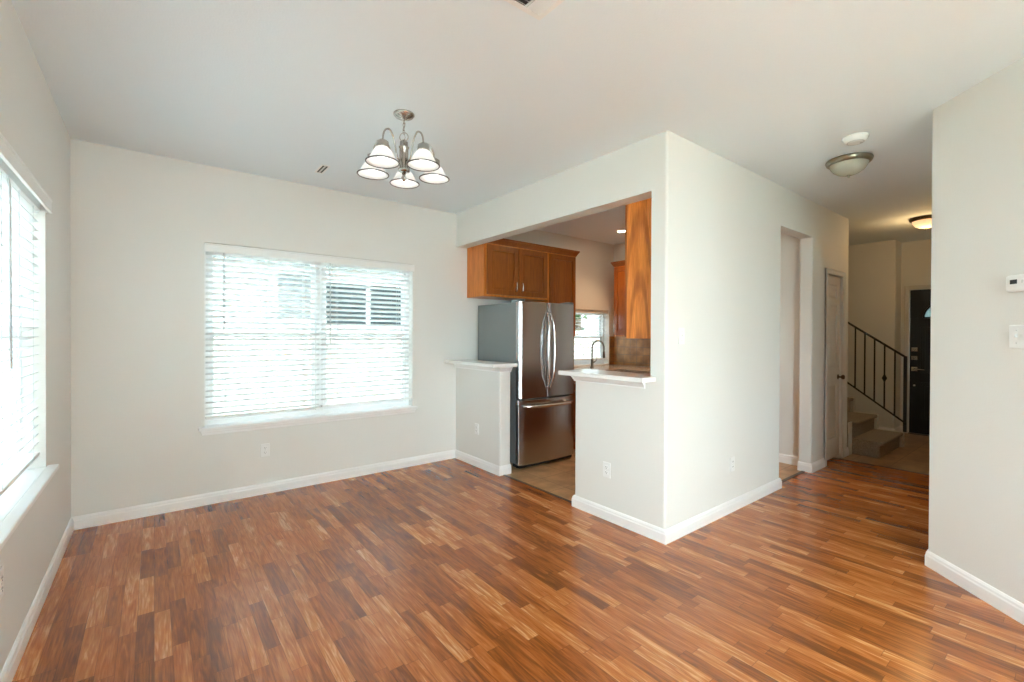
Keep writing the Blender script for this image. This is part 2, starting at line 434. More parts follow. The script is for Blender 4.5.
# wall between dining room and kitchen, with the wall along the hall, in one L
rc = .016
col = rounded([(XA, YB), (4.243, YB), (4.243, YC), (XA, YC)], {0: rc, 1: rc, 2: rc})
mb = MB().prism(col, -.02, 2.262)
mb.prism(rounded([(XA, YB), (4.95, YB), (4.95, YC), (XA, YC)], {0: rc}), 2.262, H)
mb.prism(rounded([(4.963, YB), (5.350, YB), (5.350, YC), (4.963, YC)], {0: rc, 3: rc}), -.02, 2.262)
mb.prism([(4.95, YB), (5.350, YB), (5.350, YC), (4.95, YC)], 2.262, H)
mb.prism([(5.350, YB), (5.795, YB), (5.795, YC), (5.350, YC)], 1.955, H)
mb.prism(rounded([(5.795, YB), (6.02, YB), (6.02, 3.2), (5.92, 3.2), (5.92, YC), (5.795, YC)], {1: rc}), -.02, H)
mb.box((XA, YC, 2.248), (XB, Y0, H))
mb.prism(rounded([(XA, YC), (XB, YC), (XB, 2.435), (XA, 2.435)], {2: rc, 3: rc}), -.02, 1.014)
mb.prism(rounded([(XA, 3.392), (XB, 3.392), (XB, Y0), (XA, Y0)], {0: rc, 1: rc}), -.02, 1.014)
mb.box((5.13, YC, -.02), (5.25, Y0, H))                                # far kitchen wall
struct('wall_kitchen', mb, WALL)
RX, RY = 3.480, .561
dR = Vector((-.6763, -.7366)).normalized()
E1 = (RX+1.6*dR.x, RY+1.6*dR.y)
struct('wall_right', MB().prism(rounded([(RX, RY), E1, (E1[0], -4.0), (E1[0]+.16, -4.0), (E1[0]+.16, E1[1]-.05), (RX+.05, RY-.13), (5.6, RY-.13), (5.6, .22), (8.2, .22), (8.2, .35), (5.72, .35), (5.72, RY)], {0: rc}), -.02, H), WALL)
# stair wall, its return, and the wall round the front door
DY0, DY1, DZ = .655, 1.510, 1.945
mb = MB().prism(rounded([(7.75, 1.60), (8.05, 1.60), (8.05, Y0), (7.75, Y0)], {0: rc}), -.02, H)
mb.box((8.05, DY1, -.02), (8.2, Y0, H)); mb.box((8.05, .35, -.02), (8.2, DY0, H)); mb.box((8.05, DY0, DZ), (8.2, DY1, H))
struct('wall_foyer', mb, WALL)
struct('ceiling', MB().box((X0-.16, -4.16, H), (8.2, Y0+.16, H+.14)), CEIL)
# floors: laminate, kitchen tile, foyer tile
mb = MB().box((X0-.16, -4.16, -.06), (XA+.05, Y0, 0)).box((XA+.05, -4.16, -.06), (5.77, YB+.06, 0))
struct('floor', mb, FLOOR)
struct('floor_kitchen', MB().box((XA+.05, YB+.06, -.06), (5.77, Y0, -.001)), TILE)
struct('floor_foyer', MB().box((5.77, .1, -.06), (8.3, Y0, -.002)), FTILE)
# thin metal/wood strips where floors meet
struct('trim_1', MB().box((XA+.03, 2.435, -.01), (XA+.055, 3.392, .004)), plain('threshold_dark', (.06, .03, .015), .4), bevel=.002)
struct('trim_2', MB().box((4.243, YB+.045, -.01), (4.963, YB+.075, .004)), bpy.data.materials['threshold_dark'], bevel=.002)
struct('trim_3', MB().box((5.755, .35, -.01), (5.785, YB, .004)), bpy.data.materials['threshold_dark'], bevel=.002)

# baseboards
BP = [(0, 0), (.014, 0), (.014, .058), (.011, .066), (.010, .076), (.004, .086), (0, .088)]
def base(name, path, side=1): return struct(name, MB().sweep(path, BP, side), TRIM)
base('baseboard_left', [(X0, Y0), (X0, -4.0)], 1)
base('baseboard_back', [(X0, Y0), (XA, Y0)], -1)
base('baseboard_kitchen_entry', [(XA, Y0), (XA, 3.392), (XB, 3.392)], -1)
base('baseboard_pillar', [(XB, 2.435), (XA, 2.435), (XA, YB), (4.243, YB), (4.243, YC)], -1)
base('baseboard_hall', [(4.963, YC), (4.963, YB), (5.293, YB)], -1)
base('baseboard_hall_end', [(5.852, YB), (6.02, YB), (6.02, 1.9)], -1)
base('baseboard_kitchen_far', [(5.13, YC), (5.13, 2.55)], 1)
base('baseboard_right', [(5.72, RY), (RX, RY), E1, (E1[0], -4.0)], -1)
base('baseboard_foyer', [(8.05, DY1+.058), (8.05, 1.60), (7.75, 1.60), (7.75, 2.6)], 1)

# ------------------------------------------------------------------ windows
def window_unit(name, plane, inward, u0, u1, z0, z1, mullion=True, gmat=None, depth=.11, frame_at=.085):
    """vinyl window in the opening; plane = wall face coordinate, inward = +-1 giving the outdoor direction on its axis
       local frame: u along the wall, n outdoor distance from the wall face"""
    ax, s = plane[0], inward
    def bx(mb, ua, ub, na, nb, za, zb, c=.003):
        if ax == 'y': return mb.cbox((ua, plane[1]+s*na, za), (ub, plane[1]+s*nb, zb), c)
        return mb.cbox((plane[1]+s*na, ua, za), (plane[1]+s*nb, ub, zb), c)
    loc = ((u0+u1)/2, plane[1], z0) if ax == 'y' else (plane[1], (u0+u1)/2, z0)
    root = sroot(name, loc)
    f = MB(); t = .038
    bx(f, u0, u1, frame_at, .15, z0, z0+t); bx(f, u0, u1, frame_at, .15, z1-t, z1)
    bx(f, u0, u0+t, frame_at, .15, z0+t, z1-t); bx(f, u1-t, u1, frame_at, .15, z0+t, z1-t)
    ms = [u0, u1]
    if mullion: um = (u0+u1)/2; bx(f, um-.035, um+.035, frame_at-.005, .15, z0+t, z1-t); ms = [u0, um, u1]
    obj('window_frame', f, VINYL, root)
    zm = z0+(z1-z0)*.5
    for a, b in zip(ms, ms[1:]):
        a2 = a+(t if a == u0 else .035); b2 = b-(t if b == u1 else .035)
        for lo, hi, na, nb in ((z0+t, zm+.016, frame_at+.008, frame_at+.032), (zm-.016, z1-t, frame_at+.034, frame_at+.058)):
            sm = MB(); k = .028
            bx(sm, a2, b2, na, nb, lo, lo+k, .002); bx(sm, a2, b2, na, nb, hi-k, hi, .002)
            bx(sm, a2, a2+k, na, nb, lo+k, hi-k, .002); bx(sm, b2-k, b2, na, nb, lo+k, hi-k, .002)
            so = obj('sash', sm, VINYL, root)
            g = MB(); n = (na+nb)/2
            if ax == 'y': g.box((a2+k, plane[1]+s*(n-.002), lo+k), (b2-k, plane[1]+s*(n+.002), hi-k))
            else: g.box((plane[1]+s*(n-.002), a2+k, lo+k), (plane[1]+s*(n+.002), b2-k, hi-k))
            obj('pane', g, gmat or DIMGLASS, so)
    return root
w1 = window_unit('window_1', ('y', Y0), 1, *WB)
w2 = window_unit('window_2', ('x', X0), -1, *WL, gmat=TINT)
w3 = window_unit('window_3_added', ('x', X0), -1, *WL_ADDED, gmat=GLASS)
w4 = window_unit('window_4_added', ('y', -4.0), -1, *WS_ADDED, gmat=GLASS)
w5 = window_unit('window_5', ('y', Y0), 1, *WK, mullion=False)
# stools (inside sills) with an apron moulding under them
def stool(root, plane, s, u0, u1, z0, out=.045, ov=.042):
    prof = [(-.085, 0), (-.085, -.024), (out-.008, -.024), (out, -.018), (out, -.006), (out-.006, 0)]
    mb = MB(); ax = plane[0]
    def pt(u, n, z): return (u, plane[1]-s*n, z) if ax == 'y' else (plane[1]-s*n, u, z)
    # in the recess
    def slab(ua, ub, na, nb, za, zb, c=.004):
        a = pt(ua, na, za); b = pt(ub, nb, zb); mb.cbox(a, b, c)
    slab(u0, u1, -.084, .002, z0-.022, z0+.003, .001)
    slab(u0-ov, u1+ov, 0.0, out, z0-.022, z0+.003, .006)
    obj('window_sill', mb, TRIM, root)
    mb2 = MB(); mb = mb2
    def slab2(ua, ub, na, nb, za, zb, c): mb2.cbox(pt(ua, na, za), pt(ub, nb, zb), c)
    slab2(u0-ov+.015, u1+ov-.015, -.001, .026, z0-.042, z0-.0215, .005)
    slab2(u0-ov+.020, u1+ov-.020, -.001, .014, z0-.062, z0-.0405, .004)
    obj('apron', mb2, TRIM, root)
stool(w1, ('y', Y0), 1, WB[0], WB[1], WB[2])
stool(w2, ('x', X0), -1, WL[0], WL[1], WL[2])
stool(w3, ('x', X0), -1, WL_ADDED[0], WL_ADDED[1], WL_ADDED[2])
stool(w4, ('y', -4.0), -1, WS_ADDED[0], WS_ADDED[1], WS_ADDED[2])
stool(w5, ('y', Y0), 1, WK[0], WK[1], WK[2], .012, .0)

# ------------------------------------------------------------------ blinds
def blind(label, ax, wall, s, u0, u1, ztop, zbot, wand_u, tilt, wand_len=.5, group='horizontal slat blinds in the windows', slw=.046, rail_z=None, cords=(.16, .5, .84)):
    """ax 'y': blind lies along x in a wall whose face is y=wall; s = outdoor direction"""
    def P(u, n, z): return (u, wall+s*n, z) if ax == 'y' else (wall+s*n, u, z)
    c = (u0+u1)/2
    root = thing('window_blind', label, 'blind', P(c, .04, ztop), group)
    nc = .045
    hr = MB(); hr.cbox(P(u0, .018, ztop-.045), P(u1, .070, ztop-.003), .002)
    obj('headrail', hr, VALM, root)
    sl = MB(); pitch = .0445; z = ztop-.068
    zr = zbot+.012 if rail_z is None else rail_z
    n = int((z-(zr+.02))/pitch)+1
    hw = slw/2; ca, sa = math.cos(tilt), math.sin(tilt)
    for i in range(n):
        zz = z-i*pitch
        vs = []
        for k, q in enumerate((-1, -.5, 0, .5, 1)):
            arch = .0022*(1-q*q)
            for th in (.0012, -.0012):
                nn = nc+q*hw*ca; z2 = zz-q*hw*sa+arch+th     # room edge (q=-1) tilts up when tilt>0
                vs += [P(u0+.004, nn, z2), P(u1-.004, nn, z2)]
        fs = []
        for k in range(4):
            a = k*4; b = a+4
            fs += [(a, a+1, b+1, b), (a+2, b+2, b+3, a+3)]
        fs += [(0, 2, 3, 1), (16, 17, 19, 18)]
        fs += [(0, 4, 8, 12, 16, 18, 14, 10, 6, 2), (1, 3, 7, 11, 15, 19, 17, 13, 9, 5)]
        sl.add(vs, fs)
    obj('slats', sl, SLAT, root)
    br = MB(); br.cbox(P(u0+.003, nc-.024, zr-.008), P(u1-.003, nc+.024, zr+.009), .003)
    obj('bottom_rail', br, VALM, root)
    for fr in cords:
        cm = MB(); u = u0+(u1-u0)*fr
        for nn in (nc-hw*ca-.001, nc+hw*ca+.001):
            cm.cyl(P(u, nn, ztop-.05), P(u, nn, zr), .0011, 5)
        obj('ladder_cord', cm, CORD, root)
    wm = MB(); wm.tube([P(wand_u, .012, ztop-.055), P(wand_u, .006, ztop-.10), P(wand_u, .004, ztop-.055-wand_len)], .0042, 6)
    obj('wand', wm, WAND, root)
    return root
mid = (WB[0]+WB[1])/2-.005
T = math.radians(22)
blind('left white slat blind in the wide back wall window', 'y', Y0, 1, WB[0]+.006, mid-.006, 2.002, WB[2], .43, T, .62, rail_z=.660)
blind('right white slat blind in the back wall window, dark view behind', 'y', Y0, 1, mid+.006, WB[1]-.006, 2.002, WB[2], 1.235, T, .72, rail_z=.672)
lm = 2.425
blind('white slat blind in the left wall window, half nearest the corner', 'x', X0, -1, lm+.006, WL[1]-.006, WL[3]-.01, WL[2], 2.60, T, .75, rail_z=.700)
blind('white slat blind in the left wall window, half nearest the camera', 'x', X0, -1, WL[0]+.006, lm-.006, WL[3]-.01, WL[2], 1.70, T, .75, rail_z=.700)
blind('small white slat blind over the kitchen sink window', 'y', Y0, 1, WK[0]+.005, WK[1]-.005, WK[3], WK[2], WK[1]-.16, math.radians(6), .40, rail_z=.985)
def valance(label, ax, wall, s, u0, u1, z0, z1):
    def P(u, n, z): return (u, wall+s*n, z) if ax == 'y' else (wall+s*n, u, z)
    mb = MB()
    mb.cbox(P(u0, -.022, z0), P(u1, -.012, z1), .002)
    mb.cbox(P(u0, -.018, z1-.012), P(u1, .01, z1-.002), .001)
    mb.cbox(P(u0, -.025, z1-.010), P(u1, -.012, z1+.002), .002)
    mb.cbox(P(u0, -.025, z0-.001), P(u1, -.012, z0+.006), .002)
    mb.cbox(P(u0, -.014, z0), P(u0+.006, .0, z1), .001); mb.cbox(P(u1-.006, -.014, z0), P(u1, .0, z1), .001)
    return tag(obj('blind_valance', mb, VALM), label, 'valance')
valance('long white valance across the top of the back window', 'y', Y0, 1, WB[0]-.004, WB[1]+.008, 1.942, 2.002)
valance('white valance along the top of the left wall window', 'x', X0, -1, WL[0]-.008, WL[1]+.010, 1.925, 1.992)

# ------------------------------------------------------------------ ledges on the half walls
def ledge(label, top, mould):
    r = thing('bar_ledge', label, 'ledge', (XA, sum(p[1] for p in top)/len(top), 1.014))
    obj('ledge_top', MB().prism(top, 1.0145, 1.046), CAPM, r, bevel=.004)
    prof = [(0, 0), (.028, 0), (.028, -.010), (.020, -.018), (.012, -.036), (.006, -.042), (.006, -.052), (0, -.052)]
    obj('moulding', MB().sweep(mould, [(o, z+1.0135) for o, z in prof], -1), TRIM, r)
ledge('white ledge on the short half wall beside the refrigerator', [(2.392, 3.311), (2.676, 3.311), (2.676, Y0), (2.392, Y0)], [(XA, Y0), (XA, 3.392), (XB, 3.392)])
ledge('white ledge on the half wall beside the white pillar', [(2.384, 1.715), (XA-.001, 1.715), (XA-.001, YC+.001), (2.69, YC+.001), (2.69, 2.468), (2.384, 2.468)], [(XB, 2.435), (XA, 2.435), (XA, 1.80)])

# ------------------------------------------------------------------ refrigerator
fx0, fx1, fyb, fyd, fyf = 2.776, 3.540, 4.135, 3.470, 3.385
fr = thing('refrigerator', 'stainless steel french door refrigerator with grey sides beside the half wall', 'refrigerator', ((fx0+fx1)/2, 3.78, 0))
obj('body', MB().cbox((fx0+.004, fyd, .045), (fx1-.004, fyb, 1.632), .006), FRSIDE, fr)
obj('base_grille', MB().box((fx0+.02, fyd-.045, .010), (fx1-.02, fyd+.06, .055)), BLACK, fr)
obj('rear_skid', MB().box((fx0+.03, fyb-.12, 0), (fx1-.03, fyb-.04, .05)), BLACK, fr)
for xx in (fx0+.05, fx1-.05):
    obj('foot', MB().lathe([(0, 0), (.018, 0), (.018, .010), (.008, .012), (.008, .05), (0, .05)], (xx, fyd+.02, 0), 14), BLACK, fr)
def fdoor(x0, x1, z0, z1, bow=.020, cx=(fx0+fx1)/2, hw=(fx1-fx0)/2):
    pts = [(x0+.001, fyd-.006)]
    n = 14
    for i in range(n+1):
        x = x0+(x1-x0)*i/n
        q = (x-cx)/hw
        y = fyf+bow*q*q
        e = min(x-x0, x1-x)
        if e < .014: y += .014-math.sqrt(max(0, .014**2-(.014-e)**2))
        pts.append((x, y))
    pts.append((x1-.001, fyd-.006))
    return MB().prism(pts, z0, z1)
gx = 3.135
for x0, x1 in ((fx0, gx-.003), (gx+.003, fx1)):
    d = obj('door', fdoor(x0, x1, .688, 1.640), STEEL, fr, bevel=.004)
    obj('door_gasket', MB().box((x0+.008, fyd-.007, .695), (x1-.008, fyd+.001, 1.63)), BLACK, d)
    s = -1 if x0 == fx0 else 1
    xh = gx+s*.026; h = MB(); pts = []
    for i in range(21):
        t = i/20; z = .785+t*.76; b = math.sin(math.pi*t)
        pts.append((xh+s*(.028*b-.012), fyf-.012-.040*min(1, b*2.2), z))
    h.tube(pts, [.007+.007*min(1, math.sin(math.pi*i/20)*1.6) for i in range(21)], 10)
    for zz in (.795, 1.533): h.cyl((xh-s*.008, fyf+.006, zz), (xh-s*.008, fyf-.022, zz), .010, 12)
    obj('door_handle', h, STEELH, d)
d = obj('freezer_drawer', fdoor(fx0, fx1, .040, .674), STEEL, fr, bevel=.004)
h = MB(); pts = []
for i in range(25):
    t = i/24; b = math.sin(math.pi*t); pts.append((fx0+.035+t*(fx1-fx0-.07), fyf+.004-.052*min(1, b*2.5)-.012*b, .618-.006*b))
h.tube(pts, [.010+.006*min(1, math.sin(math.pi*i/24)*3) for i in range(25)], 10)
obj('drawer_handle', h, STEELH, d)
for x0 in (fx0+.01, fx1-.075):
    obj('hinge_cover', MB().cbox((x0, fyd-.05, 1.632), (x0+.065, fyd+.09, 1.662), .006), FRSIDE, fr)
obj('badge', MB().cbox((fx0-.0015, fyd-.05, .63), (fx0+.001, fyd-.03, .675), .0005), PLATE, fr)

# ------------------------------------------------------------------ kitchen cabinets
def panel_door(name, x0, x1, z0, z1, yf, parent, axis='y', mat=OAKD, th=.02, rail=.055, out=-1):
    """raised-panel door whose face points along out on the given axis"""
    def P(u, n, z): return (u, yf+out*n, z) if axis == 'y' else (yf+out*n, u, z)
    mb = MB()
    mb.cbox(P(x0, 0, z0), P(x0+rail, th, z1), .003); mb.cbox(P(x1-rail, 0, z0), P(x1, th, z1), .003)
    mb.cbox(P(x0+rail, 0, z0), P(x1-rail, th, z0+rail), .003); mb.cbox(P(x0+rail, 0, z1-rail), P(x1-rail, th, z1), .003)
    mb.box(P(x0+rail-.004, .001, z0+rail-.004), P(x1-rail+.004, th-.010, z1-rail+.004))
    # sloped edge of the centre panel
    a0, a1, b0, b1 = x0+rail, x1-rail, z0+rail, z1-rail; k = .022
    if a1-a0 > 3*k:
        vs = [P(a0, th-.010, b0), P(a1, th-.010, b0), P(a1, th-.010, b1), P(a0, th-.010, b1),
              P(a0+k, th-.004, b0+k), P(a1-k, th-.004, b0+k), P(a1-k, th-.004, b1-k), P(a0+k, th-.004, b1-k)]
        mb.add(vs, [(0, 1, 5, 4), (1, 2, 6, 5), (2, 3, 7, 6), (3, 0, 4, 7), (4, 5, 6, 7)])
    return obj(name, mb, mat, parent)
def bar_pull(u, yf, z0, z1, parent, axis='y', out=-1, mat=None):
    def P(n, z): return (u, yf+out*n, z) if axis == 'y' else (yf+out*n, u, z)
    mb = MB(); mb.tube([P(.0, z0+.006), P(.018, z0+.008), P(.024, z0+.02), P(.024, z1-.02), P(.018, z1-.008), P(0, z1-.006)], .005, 8)
    return obj('handle', mb, mat or STEELH, parent)
CY_ = 3.86
def crown(path, z, side=-1):
    return MB().sweep(path, [(0, z-.035), (.006, z-.035), (.010, z-.022), (.030, z+.012), (.034, z+.012), (.034, z+.030), (0, z+.030)], side)
ca = thing('wall_cabinet', 'oak wall cabinet with two doors mounted over the refrigerator', 'cabinet', (3.1, 4.0, 1.71), 'oak wall cabinets in the kitchen')
obj('cabinet_body', MB().cbox((2.668, CY_, 1.713), (3.560, Y0-.002, 2.300), .002), OAK, ca)
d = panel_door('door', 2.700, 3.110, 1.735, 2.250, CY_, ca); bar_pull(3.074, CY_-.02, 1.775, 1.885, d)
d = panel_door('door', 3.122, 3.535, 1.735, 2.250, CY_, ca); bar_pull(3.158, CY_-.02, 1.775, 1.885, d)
obj('crown_moulding', crown([(2.668, Y0-.002), (2.668, CY_), (3.558, CY_)], 2.30), OAKD, ca)
cb = thing('wall_cabinet', 'tall oak wall cabinet with one door, right of the refrigerator cabinet', 'cabinet', (3.75, 4.0, 1.3), 'oak wall cabinets in the kitchen')
obj('cabinet_body', MB().cbox((3.562, CY_, 1.300), (4.020, Y0-.002, 2.300), .002), OAK, cb)
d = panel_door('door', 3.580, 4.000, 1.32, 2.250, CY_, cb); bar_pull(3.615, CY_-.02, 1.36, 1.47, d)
obj('crown_moulding', crown([(3.560, CY_), (4.020, CY_), (4.020, Y0-.002)], 2.30), OAKD, cb)
cc = thing('wall_cabinet', 'large oak wall cabinet whose plain grained side fills the opening by the pillar', 'cabinet', (3.1, 1.92, 1.3), 'oak wall cabinets in the kitchen')
obj('cabinet_body', MB().cbox((XB+.003, YC+.002, 1.290), (3.55, YC+.296, 2.44), .002), OAKP, cc)
for k in range(2):
    d = panel_door('door', XB+.008+k*.443, XB+.008+k*.443+.438, 1.30, 2.43, YC+.296, cc, out=1)
    bar_pull(XB+.40+k*.10, YC+.316, 1.34, 1.45, d, out=1)
cd = thing('wall_cabinet', 'oak wall cabinet in the far kitchen corner beside the sink window', 'cabinet', (4.98, 3.4, 1.3), 'oak wall cabinets in the kitchen')
FX = 4.84
obj('cabinet_body', MB().cbox((FX, 2.75, 1.300), (5.128, 3.940, 2.262), .002), OAK, cd)
for k in range(3):
    a = 2.76+k*.392
    d = panel_door('door', a, a+.386, 1.32, 2.215, FX, cd, 'x'); bar_pull(a+.035 if k == 1 else a+.36, FX-.02, 1.36, 1.47, d, 'x')
obj('crown_moulding', crown([(FX, 2.75), (FX, 3.940), (5.128, 3.940)], 2.262, 1), OAKD, cd)
# backsplashes
struct('trim_4', MB().box((5.118, 2.55, .902), (5.130, Y0, 1.30)), SPLASH)
struct('trim_5', MB().box((3.53, Y0-.010, .902), (WK[0], Y0, 1.30)).box((WK[1], Y0-.010, .902), (5.118, Y0, 1.30)), SPLASHX)
# base cabinets
def base_cab(label, x0, x1, axis, yf, yb, out, ndoor, loc):
    r = thing('base_cabinet', label, 'cabinet', loc, 'oak base cabinets in the kitchen')
    def P(u, n, z): return (u, n, z) if axis == 'y' else (n, u, z)
    mb = MB().box(P(x0, yf, .09), P(x1, yb, .862)); mb.box(P(x0+.002, yf-out*.06, 0), P(x1-.002, yb, .09))
    obj('cabinet_body', mb, OAK, r)
    wd = (x1-x0)/ndoor
    for k in range(ndoor):
        a = x0+k*wd+.006; b = x0+(k+1)*wd-.006
        d = panel_door('door', a, b, .11, .68, yf, r, axis, out=out); bar_pull(b-.03, yf+out*.02, .54, .65, d, axis, out)
        d = panel_door('drawer', a, b, .695, .85, yf, r, axis, out=out, rail=.03)
        def Q(u, n, z): return (u, yf+out*n, z) if axis == 'y' else (yf+out*n, u, z)
        m = (a+b)/2
        obj('handle', MB().tube([Q(m-.05, .02, .775), Q(m-.045, .042, .775), Q(m+.045, .042, .775), Q(m+.05, .02, .775)], .005, 8), STEELH, d)
    return r
base_cab('oak base cabinet under the sink beside the refrigerator', 3.56, 4.475, 'y', 3.60, Y0-.002, -1, 3, (4.04, 3.9, 0))
base_cab('oak base cabinet along the far kitchen wall', 2.55, 4.17, 'x', 4.53, 5.115, -1, 4, (4.83, 3.35, 0))
base_cab('oak base cabinet behind the half wall', 2.665, 4.20, 'y', 2.34, YC+.002, 1, 4, (3.4, 2.05, 0))
ct = [(3.555, 3.575), (4.50, 3.575), (4.50, 2.53), (5.117, 2.53), (5.117, 4.171), (3.555, 4.171)]
o = obj('countertop', MB().prism(ct, .8625, .901), GRANITE, bevel=.003); tag(o, 'L-shaped speckled beige countertop under the sink window', 'countertop')
o = obj('countertop', MB().prism([(2.665, YC+.004), (4.22, YC+.004), (4.22, 2.365), (2.665, 2.365)], .8625, .901), GRANITE, bevel=.003)
tag(o, 'speckled beige countertop behind the half wall ledge', 'countertop')
# faucet
fa = thing('kitchen_faucet', 'tall brushed nickel gooseneck faucet in front of the sink window', 'faucet', (4.40, 3.93, .9015))
obj('faucet_base', MB().lathe([(0, 0), (.026, 0), (.026, .006), (.019, .012), (.017, .10), (.014, .11), (0, .11)], (4.40, 3.93, .9015), 20), DNICKEL, fa)
pts = [(4.40, 3.93, 1.0)] + [(4.40+.0, 3.93, 1.15)]
for i in range(1, 13):
    t = math.pi*i/12; pts.append((4.40+(.055-.055*math.cos(t)), 3.93-(.055-.055*math.cos(t))*.9, 1.15+.095*math.sin(t)))
pts.append((pts[-1][0], pts[-1][1], 1.10))
obj('spout', MB().tube(pts, .0105, 12), DNICKEL, fa)
e = pts[-1]
obj('spray_head', MB().lathe([(0, 0), (.016, 0), (.018, .02), (.014, .075), (.0105, .085), (0, .085)], (e[0], e[1], e[2]-.075), 16), DNICKEL, fa)
obj('lever', MB().tube([(4.415, 3.925, .965), (4.45, 3.91, .985), (4.462, 3.905, 1.04)], [.010, .007, .005], 10), DNICKEL, fa)

# ------------------------------------------------------------------ chandelier
CX_, CYh = 1.150, 2.490
ch = thing('chandelier', 'brushed nickel chandelier with five arched arms and white bell glass shades', 'chandelier', (CX_, CYh, H))
c0 = (CX_, CYh, 0)
obj('canopy', MB().lathe([(0, H), (.060, H), (.060, H-.006), (.052, H-.016), (.020, H-.026), (.008, H-.034), (0, H-.034)], c0, 32), NICKEL, ch)
chn = MB(); z = H-.034; k = 0
while z > 2.486:
    pts = []
    for i in range(12):
        a = 2*math.pi*i/12; u = .0062*math.cos(a); v = .013*math.sin(a)
        pts.append((CX_+(u if k % 2 else 0), CYh+(0 if k % 2 else u), z-.010+v))
    chn.tube(pts, .0017, 6, closed=True); z -= .0205; k += 1
chn.tube([(CX_+.007*math.sin(i*.8), CYh+.007*math.cos(i*.8), H-.03-i*.010) for i in range(15)], .0013, 5)
obj('chain', chn, NICKEL, ch)
ring = MB(); ring.tube([(CX_+.026*math.cos(2*math.pi*i/20)*.7, CYh-.026*math.cos(2*math.pi*i/20)*.7, 2.466+.026*math.sin(2*math.pi*i/20)) for i in range(20)], .0025, 7, closed=True)
obj('hanging_ring', ring, NICKEL, ch)
obj('column', MB().lathe([(0, 2.448), (.010, 2.448), (.014, 2.441), (.023, 2.436), (.024, 2.412), (.030, 2.408), (.030, 2.403), (.026, 2.397), (.026, 2.283), (.034, 2.276), (.034, 2.266), (.018, 2.260), (0, 2.258)], c0, 28), NICKEL, ch)
obj('finial', MB().lathe([(0, 2.262), (.012, 2.260), (.009, 2.240), (.016, 2.228), (.015, 2.218), (.006, 2.208), (0, 2.204)], c0, 20), NICKEL, ch)
for i in range(5):
    a = math.radians(-152.3+72*i+.0); ca_, sa_ = math.cos(a), math.sin(a)
    def Q(r, z): return (CX_+r*ca_, CYh+r*sa_, z)
    P4 = [(.024, 2.335), (.044, 2.318), (.064, 2.330), (.080, 2.380), (.098, 2.430), (.128, 2.458), (.160, 2.446), (.180, 2.415), (.187, 2.372)]
    # smooth the arm with a Catmull-Rom curve
    pts = []
    for j in range(len(P4)-1):
        p0 = P4[max(0, j-1)]; p1 = P4[j]; p2 = P4[j+1]; p3 = P4[min(len(P4)-1, j+2)]
        for q in range(5):
            t = q/5
            pts.append(Q(*[.5*((2*p1[m])+(-p0[m]+p2[m])*t+(2*p0[m]-5*p1[m]+4*p2[m]-p3[m])*t*t+(-p0[m]+3*p1[m]-3*p2[m]+p3[m])*t**3) for m in (0, 1)]))
    pts.append(Q(*P4[-1]))
    arm = MB().tube(pts, .0048, 10)
    curl = [Q(.024+.012+.012*math.cos(t), 2.285+.012*math.sin(t)) for t in [math.pi*(1+j/6) for j in range(9)]]
    ao = obj('arm', arm, NICKEL, ch)
    sc0 = Q(.187, 0)
    obj('fitter_cup', MB().lathe([(0, 2.380), (.012, 2.380), (.024, 2.372), (.032, 2.366), (.034, 2.338), (.032, 2.333), (0, 2.335)], sc0, 24), NICKEL, ao)
    sh = [(.028, 2.340), (.034, 2.332), (.046, 2.320), (.056, 2.304), (.064, 2.286), (.075, 2.268), (.088, 2.256)]
    inn = [(r-.003, z-.001) for r, z in sh[::-1]]
    so = obj('shade', MB().lathe(sh+inn, sc0, 36), SHADE, ch)
    obj('rim', MB().tube([(sc0[0]+.0885*math.cos(2*math.pi*j/40), sc0[1]+.0885*math.sin(2*math.pi*j/40), 2.2550) for j in range(40)], .0036, 7, closed=True), RIMM, so)
    obj('bulb', MB().lathe([(0, 2.257), (.014, 2.260), (.024, 2.272), (.025, 2.284), (.018, 2.300), (.012, 2.315), (.012, 2.334), (0, 2.334)], sc0, 20), BULB, so)

# ------------------------------------------------------------------ ceiling fittings
def flush(label, x, y, dome, lit=False):
    r = thing('ceiling_light', label, 'ceiling light', (x, y, H), 'flush dome ceiling lights in the hall')
    obj('pan', MB().lathe([(0, H), (.120, H), (.140, H-.004), (.143, H-.012), (.136, H-.030), (.124, H-.040), (.116, H-.038), (0, H-.038)], (x, y, 0), 40), BRONZE if lit else NICKELD, r)
    obj('dome', MB().lathe([(.119, H-.036), (.112, H-.058), (.095, H-.082), (.068, H-.102), (.035, H-.114), (0, H-.118)], (x, y, 0), 40), dome, r)
    obj('finial', MB().lathe([(0, H-.115), (.012, H-.116), (.012, H-.120), (.006, H-.124), (.008, H-.130), (0, H-.136)], (x, y, 0), 16), BRONZE if lit else NICKELD, r)
    return r
NICKELD = plain('aged_nickel', (.30, .27, .20), .3, .95)
flush('unlit dome ceiling light with brushed metal rim, nearer in the hall', 3.975, 1.092, DOME)
flush('glowing dome ceiling light at the far end of the hall', 6.56, 1.10, DOMEL, True)
fl = bpy.data.lights.new('foyer_lamp', 'POINT'); fl.energy = 1.1; fl.color = (1, .64, .28); fl.shadow_soft_size = .1
flo = bpy.data.objects.new('foyer_lamp', fl); COL.objects.link(flo); flo.location = (6.56, 1.10, H-.20)
sd = thing('smoke_detector', 'round white smoke detector on the hall ceiling', 'smoke detector', (3.560, .943, H))
obj('housing', MB().lathe([(0, H), (.070, H), (.070, H-.010), (.064, H-.014), (.062, H-.026), (.052, H-.036), (.020, H-.040), (0, H-.040)], (3.560, .943, 0), 36), PLATE, sd)
obj('sensor_grille', MB().lathe([(.044, H-.0375), (.047, H-.0385), (.047, H-.0365), (.041, H-.0385)], (3.560, .943, 0), 30).cyl((3.582, .918, H-.0395), (3.582, .918, H-.042), .008, 12), CORD, sd)
